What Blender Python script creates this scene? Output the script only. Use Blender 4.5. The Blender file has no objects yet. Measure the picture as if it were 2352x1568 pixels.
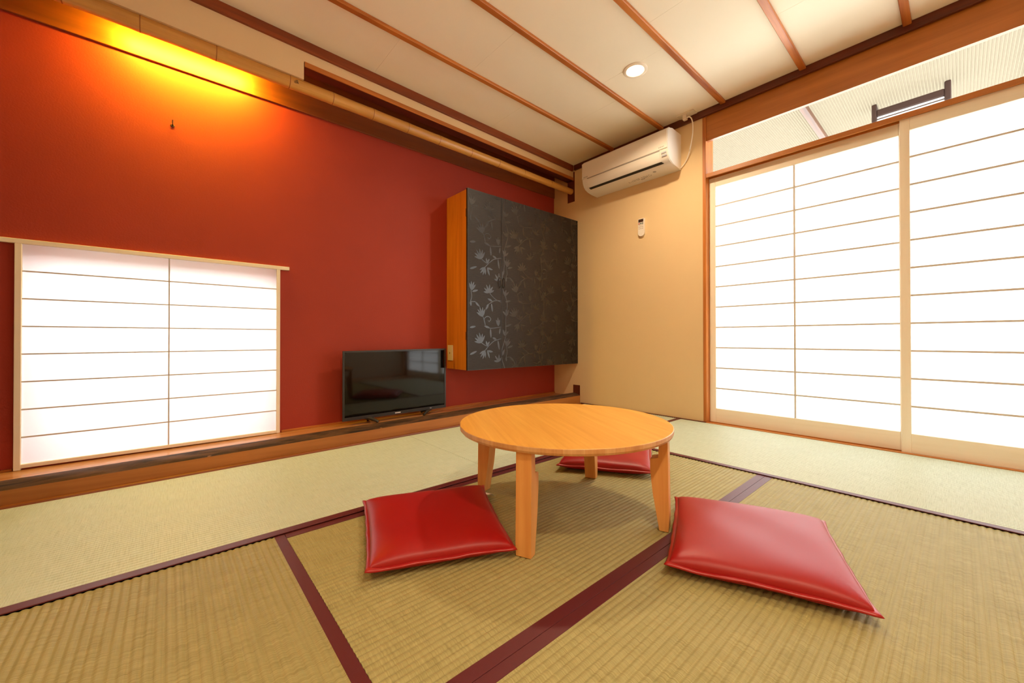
import bpy, bmesh, math, random
from mathutils import Vector, Matrix
random.seed(7)
SC = bpy.context.scene
COL = SC.collection

# ------------------------------------------------------------------ camera
YAW, PITCH, ROLL = -0.84411, 0.00591, -0.00105
FPX, CX, CY, W, H = 903.43, 1191.55, 772.02, 2352.0, 1568.0
CAMZ = 0.6
def cam_axes():
    cy, sy, cp, sp = math.cos(YAW), math.sin(YAW), math.cos(PITCH), math.sin(PITCH)
    f = Vector((sy*cp, cy*cp, sp)); r = Vector((cy, -sy, 0)); u = r.cross(f)
    r2 = math.cos(ROLL)*r + math.sin(ROLL)*u
    u2 = -math.sin(ROLL)*r + math.cos(ROLL)*u
    return r2, u2, f
R_, U_, F_ = cam_axes()
cd = bpy.data.cameras.new('camera')
cd.sensor_fit = 'HORIZONTAL'; cd.sensor_width = 36.0
cd.lens = FPX/W*36.0
cd.shift_x = -(CX-W/2)/W
cd.shift_y = (CY-H/2)/W
cd.clip_start = 0.03; cd.clip_end = 200
cam = bpy.data.objects.new('camera', cd); COL.objects.link(cam)
cam.matrix_world = Matrix(((R_.x, U_.x, -F_.x, 0), (R_.y, U_.y, -F_.y, 0), (R_.z, U_.z, -F_.z, CAMZ), (0, 0, 0, 1)))
SC.camera = cam

# ------------------------------------------------------------------ world, exposure
SKY = 8.5
LAMP_W = 14.0          # each warm ceiling downlight
COVE_W = 430.0          # warm tube hidden in the alcove
wd = bpy.data.worlds.new('overcast_sky'); SC.world = wd; wd.use_nodes = True
bg = wd.node_tree.nodes['Background']
bg.inputs[0].default_value = (0.91, 0.965, 1.0, 1); bg.inputs[1].default_value = SKY
vs = SC.view_settings
vs.view_transform = 'Standard'; vs.look = 'None'; vs.gamma = 1.0; vs.use_curve_mapping = False
vs.exposure = 0.38
cy_ = SC.cycles
cy_.use_denoising = True
cy_.use_adaptive_sampling = True; cy_.adaptive_threshold = 0.03
try: cy_.denoiser = 'OPENIMAGEDENOISE'
except Exception: pass
cy_.max_bounces = 10; cy_.diffuse_bounces = 7; cy_.glossy_bounces = 4; cy_.transmission_bounces = 10; cy_.transparent_max_bounces = 8
cy_.sample_clamp_indirect = 12.0
cy_.caustics_reflective = False; cy_.caustics_refractive = False

# ------------------------------------------------------------------ materials
def s2l(c):
    return tuple(((v/255.0)/12.92 if v/255.0 <= 0.04045 else ((v/255.0+0.055)/1.055)**2.4) for v in c)
def newmat(name):
    m = bpy.data.materials.new(name); m.use_nodes = True
    nt = m.node_tree; nt.nodes.clear()
    out = nt.nodes.new('ShaderNodeOutputMaterial')
    return m, nt, out
def N(nt, t, **kw):
    n = nt.nodes.new(t)
    for k, v in kw.items(): setattr(n, k, v)
    return n
def principled(nt, out, col=None, rough=0.5, spec=0.5, metal=0.0):
    b = N(nt, 'ShaderNodeBsdfPrincipled')
    if col is not None: b.inputs['Base Color'].default_value = (*col, 1)
    b.inputs['Roughness'].default_value = rough
    b.inputs['Specular IOR Level'].default_value = spec
    b.inputs['Metallic'].default_value = metal
    nt.links.new(b.outputs[0], out.inputs[0])
    return b
def coords(nt, scale=(1, 1, 1), rot=(0, 0, 0)):
    tc = N(nt, 'ShaderNodeTexCoord'); mp = N(nt, 'ShaderNodeMapping')
    mp.inputs['Scale'].default_value = scale; mp.inputs['Rotation'].default_value = rot
    nt.links.new(tc.outputs['Object'], mp.inputs[0]); return mp.outputs[0]
def noise(nt, vec, scale=1.0, detail=4.0, rough=0.55, dist=0.0):
    n = N(nt, 'ShaderNodeTexNoise'); n.inputs['Scale'].default_value = scale
    n.inputs['Detail'].default_value = detail; n.inputs['Roughness'].default_value = rough
    n.inputs['Distortion'].default_value = dist
    nt.links.new(vec, n.inputs['Vector']); return n.outputs['Fac']
def ramp(nt, fac, stops):
    r = N(nt, 'ShaderNodeValToRGB'); e = r.color_ramp.elements
    e[0].position = stops[0][0]; e[0].color = (*stops[0][1], 1)
    e[1].position = stops[-1][0]; e[1].color = (*stops[-1][1], 1)
    for p, c in stops[1:-1]:
        k = e.new(p); k.color = (*c, 1)
    nt.links.new(fac, r.inputs[0]); return r.outputs[0]
def bump(nt, b, fac, strength=0.2, dist=0.002):
    n = N(nt, 'ShaderNodeBump'); n.inputs['Strength'].default_value = strength; n.inputs['Distance'].default_value = dist
    nt.links.new(fac, n.inputs['Height']); nt.links.new(n.outputs[0], b.inputs['Normal']); return n
def plain(name, col, rough=0.5, spec=0.5, metal=0.0, bscale=None, bstr=0.1, vary=0.0):
    m, nt, out = newmat(name); b = principled(nt, out, col, rough, spec, metal)
    v = coords(nt)
    f = noise(nt, v, bscale or 60, 3)
    if vary:
        nt.links.new(ramp(nt, noise(nt, v, 3.0, 3), [(0.3, tuple(c*(1-vary) for c in col)), (0.7, tuple(min(1, c*(1+vary)) for c in col))]), b.inputs['Base Color'])
    if bscale: bump(nt, b, f, bstr)
    return m
def wood(name, dark, light, axis='y', freq=14.0, rough=0.45, spec=0.5, stretch=0.06, contrast=0.2, fine=True, bstr=0.08):
    """grain runs along the given object axis"""
    m, nt, out = newmat(name); b = principled(nt, out, light, rough, spec)
    sc = {'x': (stretch, 1, 1), 'y': (1, stretch, 1), 'z': (1, 1, stretch)}[axis]
    v = coords(nt, tuple(s*freq for s in sc))
    f = noise(nt, v, 1.0, 5, 0.6, 0.6)
    c = ramp(nt, f, [(0.5-contrast, dark), (0.5, tuple((a+c_)/2 for a, c_ in zip(dark, light))), (0.5+contrast, light)])
    nt.links.new(c, b.inputs['Base Color'])
    f2 = noise(nt, coords(nt, tuple(s*freq*8 for s in sc)), 1.0, 3)
    bump(nt, b, f2, bstr, 0.001)
    return m
def emit(name, col, strength):
    m, nt, out = newmat(name); e = N(nt, 'ShaderNodeEmission')
    e.inputs[0].default_value = (*col, 1); e.inputs[1].default_value = strength
    nt.links.new(e.outputs[0], out.inputs[0]); return m

M = {}
# plaster and paper
def plaster(name, col, scale=180, bstr=0.35, vary=0.05, rough=0.85):
    m, nt, out = newmat(name); b = principled(nt, out, col, rough, 0.25)
    v = coords(nt)
    c = ramp(nt, noise(nt, v, 1.6, 4), [(0.3, tuple(x*(1-vary) for x in col)), (0.7, tuple(x*(1+vary) for x in col))])
    nt.links.new(c, b.inputs['Base Color'])
    bump(nt, b, noise(nt, v, scale, 4, 0.6), bstr, 0.0015); return m
M['red_plaster'] = plaster('red_plaster', (0.35, 0.042, 0.022), 130, 0.35, 0.06, 0.62)
M['cream_plaster'] = plaster('cream_plaster', (0.74, 0.54, 0.30), 160, 0.2, 0.03)
M['ceiling_paper'] = plaster('ceiling_paper', (0.90, 0.82, 0.63), 220, 0.10, 0.02)
M['back_wall'] = plaster('back_wall_plaster', (0.74, 0.62, 0.46), 160, 0.2, 0.03)
# woods
M['batten'] = wood('batten_wood', s2l((138, 66, 20)), s2l((212, 132, 58)), 'y', 16, 0.4)
M['batten_x'] = wood('dark_edge_wood', s2l((70, 24, 8)), s2l((112, 46, 18)), 'x', 16, 0.42)
M['batten_y'] = wood('dark_edge_wood_long', s2l((96, 38, 12)), s2l((146, 68, 28)), 'y', 16, 0.42)
M['frame_x'] = wood('cedar_beam', s2l((158, 92, 30)), s2l((198, 124, 50)), 'x', 22, 0.42, contrast=0.28)
M['frame_z'] = wood('cedar_post', s2l((158, 88, 28)), s2l((206, 126, 52)), 'z', 22, 0.42)
M['frame_y'] = wood('cedar_rail', s2l((140, 74, 22)), s2l((204, 122, 50)), 'y', 16, 0.4)
M['dark_rail'] = wood('dark_alcove_wood', s2l((92, 42, 14)), s2l((150, 80, 30)), 'y', 9, 0.45, contrast=0.25)
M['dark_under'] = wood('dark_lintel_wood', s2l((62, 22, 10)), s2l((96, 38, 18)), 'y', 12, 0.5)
M['step_face'] = wood('step_face_wood', s2l((146, 86, 34)), s2l((198, 130, 64)), 'y', 14, 0.42, contrast=0.25)
M['step_board'] = wood('alcove_board_wood', s2l((170, 114, 70)), s2l((208, 156, 108)), 'y', 12, 0.24)
M['bark'] = wood('bark_edge', s2l((34, 21, 13)), s2l((96, 64, 40)), 'y', 40, 0.75, 0.3, 0.12, 0.16, bstr=0.9)
M['pale'] = wood('pale_shoji_wood', s2l((232, 222, 200)), s2l((244, 236, 218)), 'z', 20, 0.5, contrast=0.3)
M['pale_h'] = wood('pale_shoji_wood_h', s2l((232, 222, 200)), s2l((244, 236, 218)), 'x', 20, 0.5, contrast=0.3)
M['pale_y'] = wood('pale_shoji_wood_y', s2l((232, 222, 200)), s2l((244, 236, 218)), 'y', 20, 0.5, contrast=0.3)
M['muntin'] = plain('muntin_wood', s2l((204, 198, 188)), 0.55)
M['cab_side'] = wood('cabinet_side_veneer', s2l((188, 106, 26)), s2l((226, 146, 52)), 'z', 26, 0.35, contrast=0.25)
M['stub'] = wood('dark_post_stub', s2l((84, 36, 20)), s2l((120, 56, 30)), 'z', 20, 0.45)
# bamboo
def bamboo_mat():
    m, nt, out = newmat('bamboo_skin'); b = principled(nt, out, s2l((196, 132, 62)), 0.33, 0.5)
    f = noise(nt, coords(nt, (30, 1.2, 30)), 1.0, 4, 0.6)
    nt.links.new(ramp(nt, f, [(0.25, s2l((176, 118, 48))), (0.75, s2l((218, 166, 86)))]), b.inputs['Base Color'])
    bump(nt, b, f, 0.08); return m
M['bamboo'] = bamboo_mat()
M['bamboo_node'] = plain('bamboo_node_ring', s2l((150, 92, 40)), 0.5)
M['bamboo_scar'] = plain('bamboo_scar', s2l((92, 66, 34)), 0.7)
# shoji paper: daylight passes through it
def paper_mat(name, t=0.78):
    m, nt, out = newmat(name)
    tr = N(nt, 'ShaderNodeBsdfTranslucent'); tr.inputs[0].default_value = (t, t*0.99, t*0.965, 1)
    df = N(nt, 'ShaderNodeBsdfDiffuse'); df.inputs[0].default_value = (0.8, 0.78, 0.74, 1)
    mx = N(nt, 'ShaderNodeMixShader'); mx.inputs[0].default_value = 0.3
    nt.links.new(tr.outputs[0], mx.inputs[1]); nt.links.new(df.outputs[0], mx.inputs[2])
    nt.links.new(mx.outputs[0], out.inputs[0]); return m
M['paper'] = paper_mat('shoji_paper')
# corrugated translucent roofing outside
def roofing():
    m, nt, out = newmat('corrugated_sheet')
    tr = N(nt, 'ShaderNodeBsdfTranslucent'); tr.inputs[0].default_value = (0.152, 0.122, 0.084, 1)
    df = N(nt, 'ShaderNodeBsdfDiffuse'); df.inputs[0].default_value = (0.3, 0.25, 0.19, 1)
    mx = N(nt, 'ShaderNodeMixShader'); mx.inputs[0].default_value = 0.35
    nt.links.new(tr.outputs[0], mx.inputs[1]); nt.links.new(df.outputs[0], mx.inputs[2])
    nt.links.new(mx.outputs[0], out.inputs[0]); return m
M['roofing'] = roofing()
def glassy(name):
    m, nt, out = newmat(name)
    tp = N(nt, 'ShaderNodeBsdfTransparent'); tp.inputs[0].default_value = (0.95, 0.965, 0.955, 1)
    nt.links.new(tp.outputs[0], out.inputs[0]); return m
M['glass'] = glassy('transom_glass')
# tatami: object x runs across the mat, y along it
def tatami(name, c_dark, c_mid, c_light, rough=0.5, spec=0.35, sheen=0.3):
    m, nt, out = newmat(name); b = principled(nt, out, c_mid, rough, spec)
    rush = noise(nt, coords(nt, (14, 420, 1)), 1.0, 3, 0.6)
    patch = noise(nt, coords(nt, (60, 9, 1)), 1.0, 3, 0.6)
    mix = N(nt, 'ShaderNodeMath', operation='MULTIPLY_ADD'); mix.inputs[1].default_value = 0.82; mix.inputs[2].default_value = 0.0
    nt.links.new(rush, mix.inputs[0])
    add = N(nt, 'ShaderNodeMath', operation='MULTIPLY_ADD'); add.inputs[1].default_value = 0.18
    nt.links.new(patch, add.inputs[0]); nt.links.new(mix.outputs[0], add.inputs[2])
    nt.links.new(ramp(nt, add.outputs[0], [(0.32, c_dark), (0.5, c_mid), (0.68, c_light)]), b.inputs['Base Color'])
    b.inputs['Sheen Weight'].default_value = sheen; b.inputs['Sheen Roughness'].default_value = 0.4
    bump(nt, b, rush, 0.14, 0.001); return m
M['tatami_old'] = tatami('tatami_golden', s2l((136, 125, 76)), s2l((157, 147, 96)), s2l((172, 161, 110)), 0.55, 0.2, 0.05)
M['tatami_window_sheen'] = tatami('tatami_sheen_pale', s2l((168, 178, 154)), s2l((184, 195, 172)), s2l((194, 204, 184)), 0.4, 0.5)  # paler than the golden mats: window light and sheen worked into the colour
M['border'] = plain('tatami_border_cloth', s2l((88, 26, 32)), 0.46, 0.45, bscale=900, bstr=0.15)
# table
def table_wood(name, dark, light):
    return wood(name, dark, light, 'x', 46, 0.36, 0.45, 0.045, 0.26, bstr=0.03)
TW = [table_wood('table_plank_wood_%d' % i, s2l(d), s2l(l)) for i, (d, l) in enumerate([((218, 152, 58), (240, 182, 84)), ((220, 155, 60), (241, 185, 87)), ((216, 149, 56), (238, 179, 82))])]
TE = [wood('table_edge_wood_%d' % i, s2l(d), s2l(l), 'z', 60, 0.5, contrast=0.3) for i, (d, l) in enumerate([((196, 146, 92), (224, 178, 124)), ((188, 132, 78), (216, 164, 106))])]
M['leg_wood'] = wood('table_leg_wood', s2l((208, 140, 70)), s2l((236, 178, 104)), 'z', 30, 0.4, contrast=0.28)
M['brass'] = plain('hinge_brass', s2l((212, 168, 80)), 0.35, 0.5, 0.9)
# cushions
def leather():
    m, nt, out = newmat('red_leatherette'); b = principled(nt, out, (0.33, 0.004, 0.005), 0.44, 0.42)
    v = coords(nt)
    bump(nt, b, noise(nt, v, 420, 3), 0.05, 0.0008)
    b.inputs['Coat Weight'].default_value = 0.0; b.inputs['Coat Roughness'].default_value = 0.3
    return m
M['leather'] = leather()
M['leather_edge'] = plain('red_leatherette_edge', (0.36, 0.008, 0.009), 0.34)
M['tag'] = plain('cloth_tag', (0.92, 0.84, 0.80), 0.8)
# appliances
M['ac_white'] = plain('ac_white_plastic', (0.80, 0.74, 0.66), 0.38, 0.5)
M['ac_grey'] = plain('ac_grey_print', (0.36, 0.32, 0.28), 0.5)
M['black'] = plain('black_slot', (0.012, 0.009, 0.008), 0.6)
M['ink'] = plain('dark_print', (0.06, 0.045, 0.035), 0.6)
M['tv_body'] = plain('tv_black_plastic', (0.028, 0.027, 0.027), 0.32, 0.5)
M['tv_screen'] = plain('tv_screen_glass', (0.0035, 0.003, 0.003), 0.055, 0.45)
M['tv_foot'] = plain('tv_foot_plastic', (0.014, 0.014, 0.014), 0.4)
M['white_print'] = plain('white_print', (0.8, 0.8, 0.8), 0.5)
M['silver_print'] = plain('silver_print', (0.42, 0.42, 0.45), 0.4)
M['cord'] = plain('cream_cord', (0.80, 0.72, 0.60), 0.45)
M['outlet'] = plain('outlet_plastic', (0.74, 0.66, 0.50), 0.45)
M['remote'] = plain('remote_plastic', (0.80, 0.72, 0.62), 0.4)
M['remote_screen'] = plain('remote_lcd', (0.055, 0.03, 0.022), 0.2)
M['btn_red'] = plain('button_red', (0.40, 0.03, 0.02), 0.5)
M['btn_green'] = plain('button_green', (0.08, 0.12, 0.09), 0.5)
M['btn_grey'] = plain('button_grey', (0.36, 0.29, 0.24), 0.5)
M['lamp_ring'] = plain('downlight_ring', (0.84, 0.74, 0.58), 0.4)
WARM = (1.0, 0.80, 0.54)
M['lamp_glow'] = emit('downlight_glow', (1.0, 0.78, 0.50), 9.0)
M['hook'] = plain('iron_hook', (0.06, 0.012, 0.01), 0.5)
M['veranda_dark'] = plain('dark_bronze_frame', s2l((66, 44, 38)), 0.5)
def opal():
    m, nt, out = newmat('opal_panel')
    b = principled(nt, out, (0.85, 0.84, 0.82), 0.4, 0.4)
    b.inputs['Emission Color'].default_value = (1, 0.97, 0.92, 1); b.inputs['Emission Strength'].default_value = 0.7
    return m
M['opal'] = opal()
M['veranda_batten'] = wood('veranda_batten_wood', s2l((84, 50, 30)), s2l((116, 74, 46)), 'y', 24, 0.6)
M['ground'] = plain('veranda_concrete', (0.36, 0.34, 0.31), 0.9, 0.2, bscale=40)
M['outer'] = plain('outer_wall', (0.5, 0.45, 0.38), 0.9)
# cabinet door cloth-textured laminate
def door_laminate():
    m, nt, out = newmat('door_laminate'); b = principled(nt, out, (0.045, 0.032, 0.026), 0.45, 0.3)
    f = noise(nt, coords(nt, (1, 22, 420)), 1.0, 3, 0.6)
    nt.links.new(ramp(nt, f, [(0.3, (0.014, 0.0092, 0.0065)), (0.7, (0.034, 0.0225, 0.016))]), b.inputs['Base Color'])
    bump(nt, b, f, 0.25, 0.0006); return m
M['door'] = door_laminate()
M['floral'] = plain('floral_print', (0.022, 0.017, 0.015), 0.25, 0.62, 0.0)
M['door_edge'] = plain('door_edge_band', (0.035, 0.029, 0.026), 0.28)
M['pewter'] = plain('pewter_handle', (0.10, 0.085, 0.075), 0.28, 0.5, 0.85)

# ------------------------------------------------------------------ mesh helpers
XO = [0]
def nudge():
    XO[0] = (XO[0]+1) % 97; return XO[0]*3e-6
class MB:
    """collects shapes in world space; build() links them as one mesh object"""
    def __init__(s): s.bm = bmesh.new()
    def box(s, x0, x1, y0, y1, z0, z1, bev=0.0, seg=1):
        vs = [s.bm.verts.new((x, y, z)) for z in (z0, z1) for y in (y0, y1) for x in (x0, x1)]
        fs = [s.bm.faces.new([vs[i] for i in f]) for f in ((0, 2, 3, 1), (4, 5, 7, 6), (0, 1, 5, 4), (2, 6, 7, 3), (0, 4, 6, 2), (1, 3, 7, 5))]
        if bev:
            es = list({e for f in fs for e in f.edges})
            bmesh.ops.bevel(s.bm, geom=es, offset=bev, segments=seg, profile=0.6, affect='EDGES')
        return s
    def prism(s, poly, axis, a, b):
        """poly: 2-D outline in the two other axes (in xyz order), extruded along axis from a to b"""
        def P(p, t):
            return {'x': (t, p[0], p[1]), 'y': (p[0], t, p[1]), 'z': (p[0], p[1], t)}[axis]
        A = [s.bm.verts.new(P(p, a)) for p in poly]; B = [s.bm.verts.new(P(p, b)) for p in poly]
        n = len(poly)
        s.bm.faces.new(A); s.bm.faces.new(B[::-1])
        for i in range(n): s.bm.faces.new((A[i], B[i], B[(i+1) % n], A[(i+1) % n]))
        return s
    def tube(s, pts, rad, seg=10, flat=None):
        pts = [Vector(p) for p in pts]; n = len(pts)
        rad = rad if isinstance(rad, (list, tuple)) else [rad]*n
        rings = []
        for i, p in enumerate(pts):
            t = (pts[min(i+1, n-1)]-pts[max(i-1, 0)]).normalized()
            up = Vector((0, 0, 1)) if abs(t.z) < 0.9 else Vector((1, 0, 0))
            a = t.cross(up).normalized(); b = a.cross(t).normalized()
            rings.append([s.bm.verts.new(p + rad[i]*(math.cos(2*math.pi*k/seg)*a + math.sin(2*math.pi*k/seg)*b*(flat or 1))) for k in range(seg)])
        for i in range(n-1):
            for k in range(seg):
                s.bm.faces.new((rings[i][k], rings[i][(k+1) % seg], rings[i+1][(k+1) % seg], rings[i+1][k]))
        s.bm.faces.new(rings[0][::-1]); s.bm.faces.new(rings[-1]); return s
    def lathe(s, prof, c, seg=40, axis='z'):
        """prof: [(r, h)] closed loop is not needed; revolves about the axis through c"""
        rings = []
        for r, h in prof:
            ring = []
            for k in range(seg):
                a = 2*math.pi*k/seg; u, v = r*math.cos(a), r*math.sin(a)
                ring.append(s.bm.verts.new({'z': (c[0]+u, c[1]+v, c[2]+h), 'y': (c[0]+u, c[1]+h, c[2]+v), 'x': (c[0]+h, c[1]+u, c[2]+v)}[axis]))
            rings.append(ring)
        for i in range(len(rings)-1):
            for k in range(seg):
                s.bm.faces.new((rings[i][k], rings[i][(k+1) % seg], rings[i+1][(k+1) % seg], rings[i+1][k]))
        if prof[0][0] > 1e-6: s.bm.faces.new(rings[0][::-1])
        if prof[-1][0] > 1e-6: s.bm.faces.new(rings[-1])
        return s
    def poly(s, pts):
        s.bm.faces.new([s.bm.verts.new(p) for p in pts]); return s
    def grid(s, fn, nu, nv, closed_u=False):
        g = [[s.bm.verts.new(fn(i/nu, j/nv)) for j in range(nv+1)] for i in range(nu+1)]
        for i in range(nu):
            for j in range(nv): s.bm.faces.new((g[i][j], g[i+1][j], g[i+1][j+1], g[i][j+1]))
        return g
    def map(s, fn):
        for v in s.bm.verts: v.co = Vector(fn(v.co))
        return s
    def build(s, name, mat, parent=None, smooth=False, normals=True):
        bm = s.bm
        bmesh.ops.remove_doubles(bm, verts=bm.verts, dist=1e-6)
        if normals: bmesh.ops.recalc_face_normals(bm, faces=bm.faces)
        me = bpy.data.meshes.new(name)
        if parent is not None:
            off = parent_origin(parent)
            o_loc = Vector((0, 0, 0))
        else:
            lo = Vector([min(v.co[i] for v in bm.verts) for i in range(3)]); hi = Vector([max(v.co[i] for v in bm.verts) for i in range(3)])
            off = Vector(((lo.x+hi.x)/2, (lo.y+hi.y)/2, lo.z)); o_loc = off
        for v in bm.verts: v.co -= off
        if smooth:
            for f in bm.faces: f.smooth = True
        bm.to_mesh(me); bm.free()
        me.materials.append(M[mat] if isinstance(mat, str) else mat)
        if smooth and smooth != 'all':
            try: me.set_sharp_from_angle(angle=math.radians(40))
            except Exception: pass
        o = bpy.data.objects.new(name, me); COL.objects.link(o); o.location = o_loc
        ORIG[o.name] = off
        if parent is not None: o.parent = parent
        return o
ORIG = {}
def parent_origin(p): return ORIG[p.name]
def thing(name, label, cat, loc, group=None, kind=None):
    o = bpy.data.objects.new(name, None); COL.objects.link(o); o.location = loc
    o.empty_display_size = 0.05
    ORIG[o.name] = Vector(loc); tag(o, label, cat, group, kind); return o
def tag(o, label, cat, group=None, kind=None):
    o['label'] = label; o['category'] = cat
    if group: o['group'] = group
    if kind: o['kind'] = kind
    return o
def struct(o, label, cat): return tag(o, label, cat, None, 'structure')
def skew(v, x0ref=None):      # the alcove front runs 0.02 rad off the red wall
    return (v.x - 0.02*(v.y-2.88), v.y, v.z)
def skew_tilt(v): return (v.x - 0.02*(v.y-2.88), v.y, v.z + 0.005*(v.y+0.45))
def tilt(v): return (v.x, v.y, v.z + 0.0068*(v.y+0.45))

# ------------------------------------------------------------------ room constants
ZC = 2.24            # ceiling
D = 2.88             # end wall face
XR = -2.705          # red wall face
XE = 0.95            # right wall face (out of the frame)
YB = -1.60           # wall behind the camera
YL = -0.599          # unseen partition, added to shade the left end of the alcove
T = 0.12

# floor slab and mats -------------------------------------------------
struct(MB().box(XR-T, XE+T, YB-T, D+0.13, -0.16, -0.062).build('floor', M['outer']), 'plain timber subfloor under the straw mats', 'floor')
def mat_thing(label, x0, x1, y0, y1, along, ztop, mat, borders, taper=None):
    """ribbed straw mat; along = direction of its ribs"""
    root = thing('tatami_mat', label, 'tatami mat', ((x0+x1)/2, (y0+y1)/2, -0.06), 'straw mats on the floor')
    w, l = ((x1-x0), (y1-y0)) if along == 'y' else ((y1-y0), (x1-x0))
    n = max(1, round(w/0.016)); per = 8
    m = MB(); bm = m.bm
    rows = []
    h = ztop+0.06
    for i in range(n*per+1):
        u = -w/2 + w*i/(n*per); ph = (i % per)/per
        dz = -0.0023*(abs(math.cos(math.pi*ph))**3.5)
        rows.append((u, h+dz))
    A = [bm.verts.new((u, -l/2, z)) for u, z in rows]; B = [bm.verts.new((u, l/2, z)) for u, z in rows]
    for i in range(len(rows)-1): bm.faces.new((A[i], A[i+1], B[i+1], B[i]))
    # sides and base
    a0, a1 = bm.verts.new((-w/2, -l/2, 0)), bm.verts.new((w/2, -l/2, 0)); b0, b1 = bm.verts.new((-w/2, l/2, 0)), bm.verts.new((w/2, l/2, 0))
    bm.faces.new([a0, a1]+A[::-1]); bm.faces.new([b1, b0]+B)
    bm.faces.new((a0, A[0], B[0], b0)); bm.faces.new((a1, b1, B[-1], A[-1])); bm.faces.new((a0, b0, b1, a1))
    if taper:
        for v in bm.verts: v.co.x += taper*(v.co.y+(y0+y1)/2+0.45)*(0.5-v.co.x/w)
    me = bpy.data.meshes.new('straw_surface')
    for f in bm.faces: f.smooth = abs(f.normal.z) > 0.3
    bmesh.ops.recalc_face_normals(bm, faces=bm.faces)
    bm.to_mesh(me); bm.free(); me.materials.append(M[mat])
    o = bpy.data.objects.new('straw_surface', me); COL.objects.link(o); o.parent = root
    if along == 'x': o.rotation_euler = (0, 0, math.pi/2)
    for (bx0, bx1, by0, by1) in borders:
        MB().box(bx0, bx1, by0, by1, ztop-0.03, ztop+0.0004, 0.0004, 1).build('border', 'border', root)
    return root
ZN, ZO = 0.0, -0.004
fw = 0.031
XL = -1.395; XM = -0.574; XB = 0.355; YE = 1.956; YA = 0.269
mat_thing('pale straw mat beside the step, running behind the table to the corner', -2.252, XL, 1.112, 2.861, 'y', ZN, 'tatami_window_sheen', [(XL-fw-0.002, XL, 1.112, 2.861)], -0.0175)
mat_thing('pale straw mat beside the step under the low paper window', -2.252, XL, YL+0.001, 1.110, 'y', ZN, 'tatami_window_sheen', [(XL-fw-0.002, XL, YL+0.001, 1.110)], -0.0175)
mat_thing('pale straw mat lying along the foot of the tall paper doors', XL+0.001, 0.355, YE, 2.861, 'x', ZN, 'tatami_window_sheen', [(XL+0.001, 0.355, YE, YE+0.028)])
mat_thing('golden straw mat in the middle, directly under the round table', XL+0.001, XM-0.0005, YA, YE-0.001, 'y', ZO, 'tatami_old', [(XL+0.001, XL+0.031, YA, YE-0.001), (XM-fw, XM-0.0005, YA, YE-0.001)])
mat_thing('golden straw mat at lower right, under the nearest right cushion', XM+0.0005, XB, YA, YE-0.001, 'y', ZO, 'tatami_old', [(XM+0.0005, XM+0.028, YA, YE-0.001), (XB-0.03, XB, YA, YE-0.001)])
mat_thing('golden straw mat at lower left corner, nearest the viewer', XL+0.001, 0.355, -0.57, YA-0.001, 'x', ZO, 'tatami_old', [(XL+0.001, 0.355, YA-0.028, YA-0.001), (XL+0.001, 0.355, -0.57, -0.54)])
# plain boards beyond the mats, outside the frame
struct(MB().box(0.357, XE, YB, 2.861, -0.062, -0.004).build('trim_9', 'step_board'), 'plain floorboard strip beside the straw mats', 'floorboard')
struct(MB().box(-2.25, 0.355, YB, -0.742, -0.062, -0.004).build('trim_10', 'step_board'), 'plain floorboard strip behind the nearest mats', 'floorboard')

# end wall -------------------------------------------------------------
XP0, XP1 = -1.236, -1.213    # post
m = MB().box(XR-T, XP0, D, D+T, -0.16, 2.40)
m.box(0.84, XE+T, D, D+T, -0.16, 2.40); m.box(XP0, 0.84, D+0.02, D+T, ZC-0.02, 2.40)
struct(m.build('wall_end', 'cream_plaster'), 'cream plaster end wall carrying the air conditioner', 'wall')
struct(MB().box(XP0, XP1, D-0.004, D+T+0.004, -0.06, 2.192, 0.002).build('trim_1', 'frame_z'), 'slim orange-brown post between plaster wall and paper doors', 'post')
struct(MB().box(0.822, 0.86, D-0.004, D+T+0.004, -0.06, 2.192, 0.002).build('trim_2', 'frame_z'), 'slim orange-brown post at the far end of the paper doors', 'post')
struct(MB().box(XP1+0.0005, 0.8215, D+0.008, D+0.034, 2.019, ZC-0.021).box(XP1+0.0005, 0.8215, D+0.034, D+T, 2.13, ZC-0.021).build('trim_3', 'frame_x'), 'wide brown wooden beam above the glass transom', 'beam')
# kamoi with its two grooves underneath
m = MB(); prof = [(D, 1.754), (D, 1.781), (D+T, 1.781), (D+T, 1.754), (D+0.083, 1.754), (D+0.083, 1.764), (D+0.051, 1.764), (D+0.051, 1.754), (D+0.044, 1.754), (D+0.044, 1.764), (D+0.012, 1.764), (D+0.012, 1.754)]
m.prism(prof, 'x', XP1+0.0005, 0.8215)
struct(m.build('trim_4', 'frame_x'), 'orange-brown grooved head rail above the sliding paper doors', 'rail')
prof = [(D-0.017, -0.06), (D-0.017, 0.002), (D+0.012, 0.002), (D+0.012, -0.006), (D+0.044, -0.006), (D+0.044, 0.002), (D+0.049, 0.002), (D+0.049, -0.006), (D+0.083, -0.006), (D+0.083, 0.002), (D+T, 0.002), (D+T, -0.06)]
struct(MB().prism(prof, 'x', XP1+0.0005, 0.8215).build('trim_5', 'frame_x'), 'orange-brown grooved floor sill under the sliding paper doors', 'sill')
struct(MB().box(-2.36, XP1, D-0.017, D-0.0005, -0.06, 0.003).build('trim_6', 'batten_x'), 'thin dark strip where the plaster wall meets the mat', 'trim')
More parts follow.
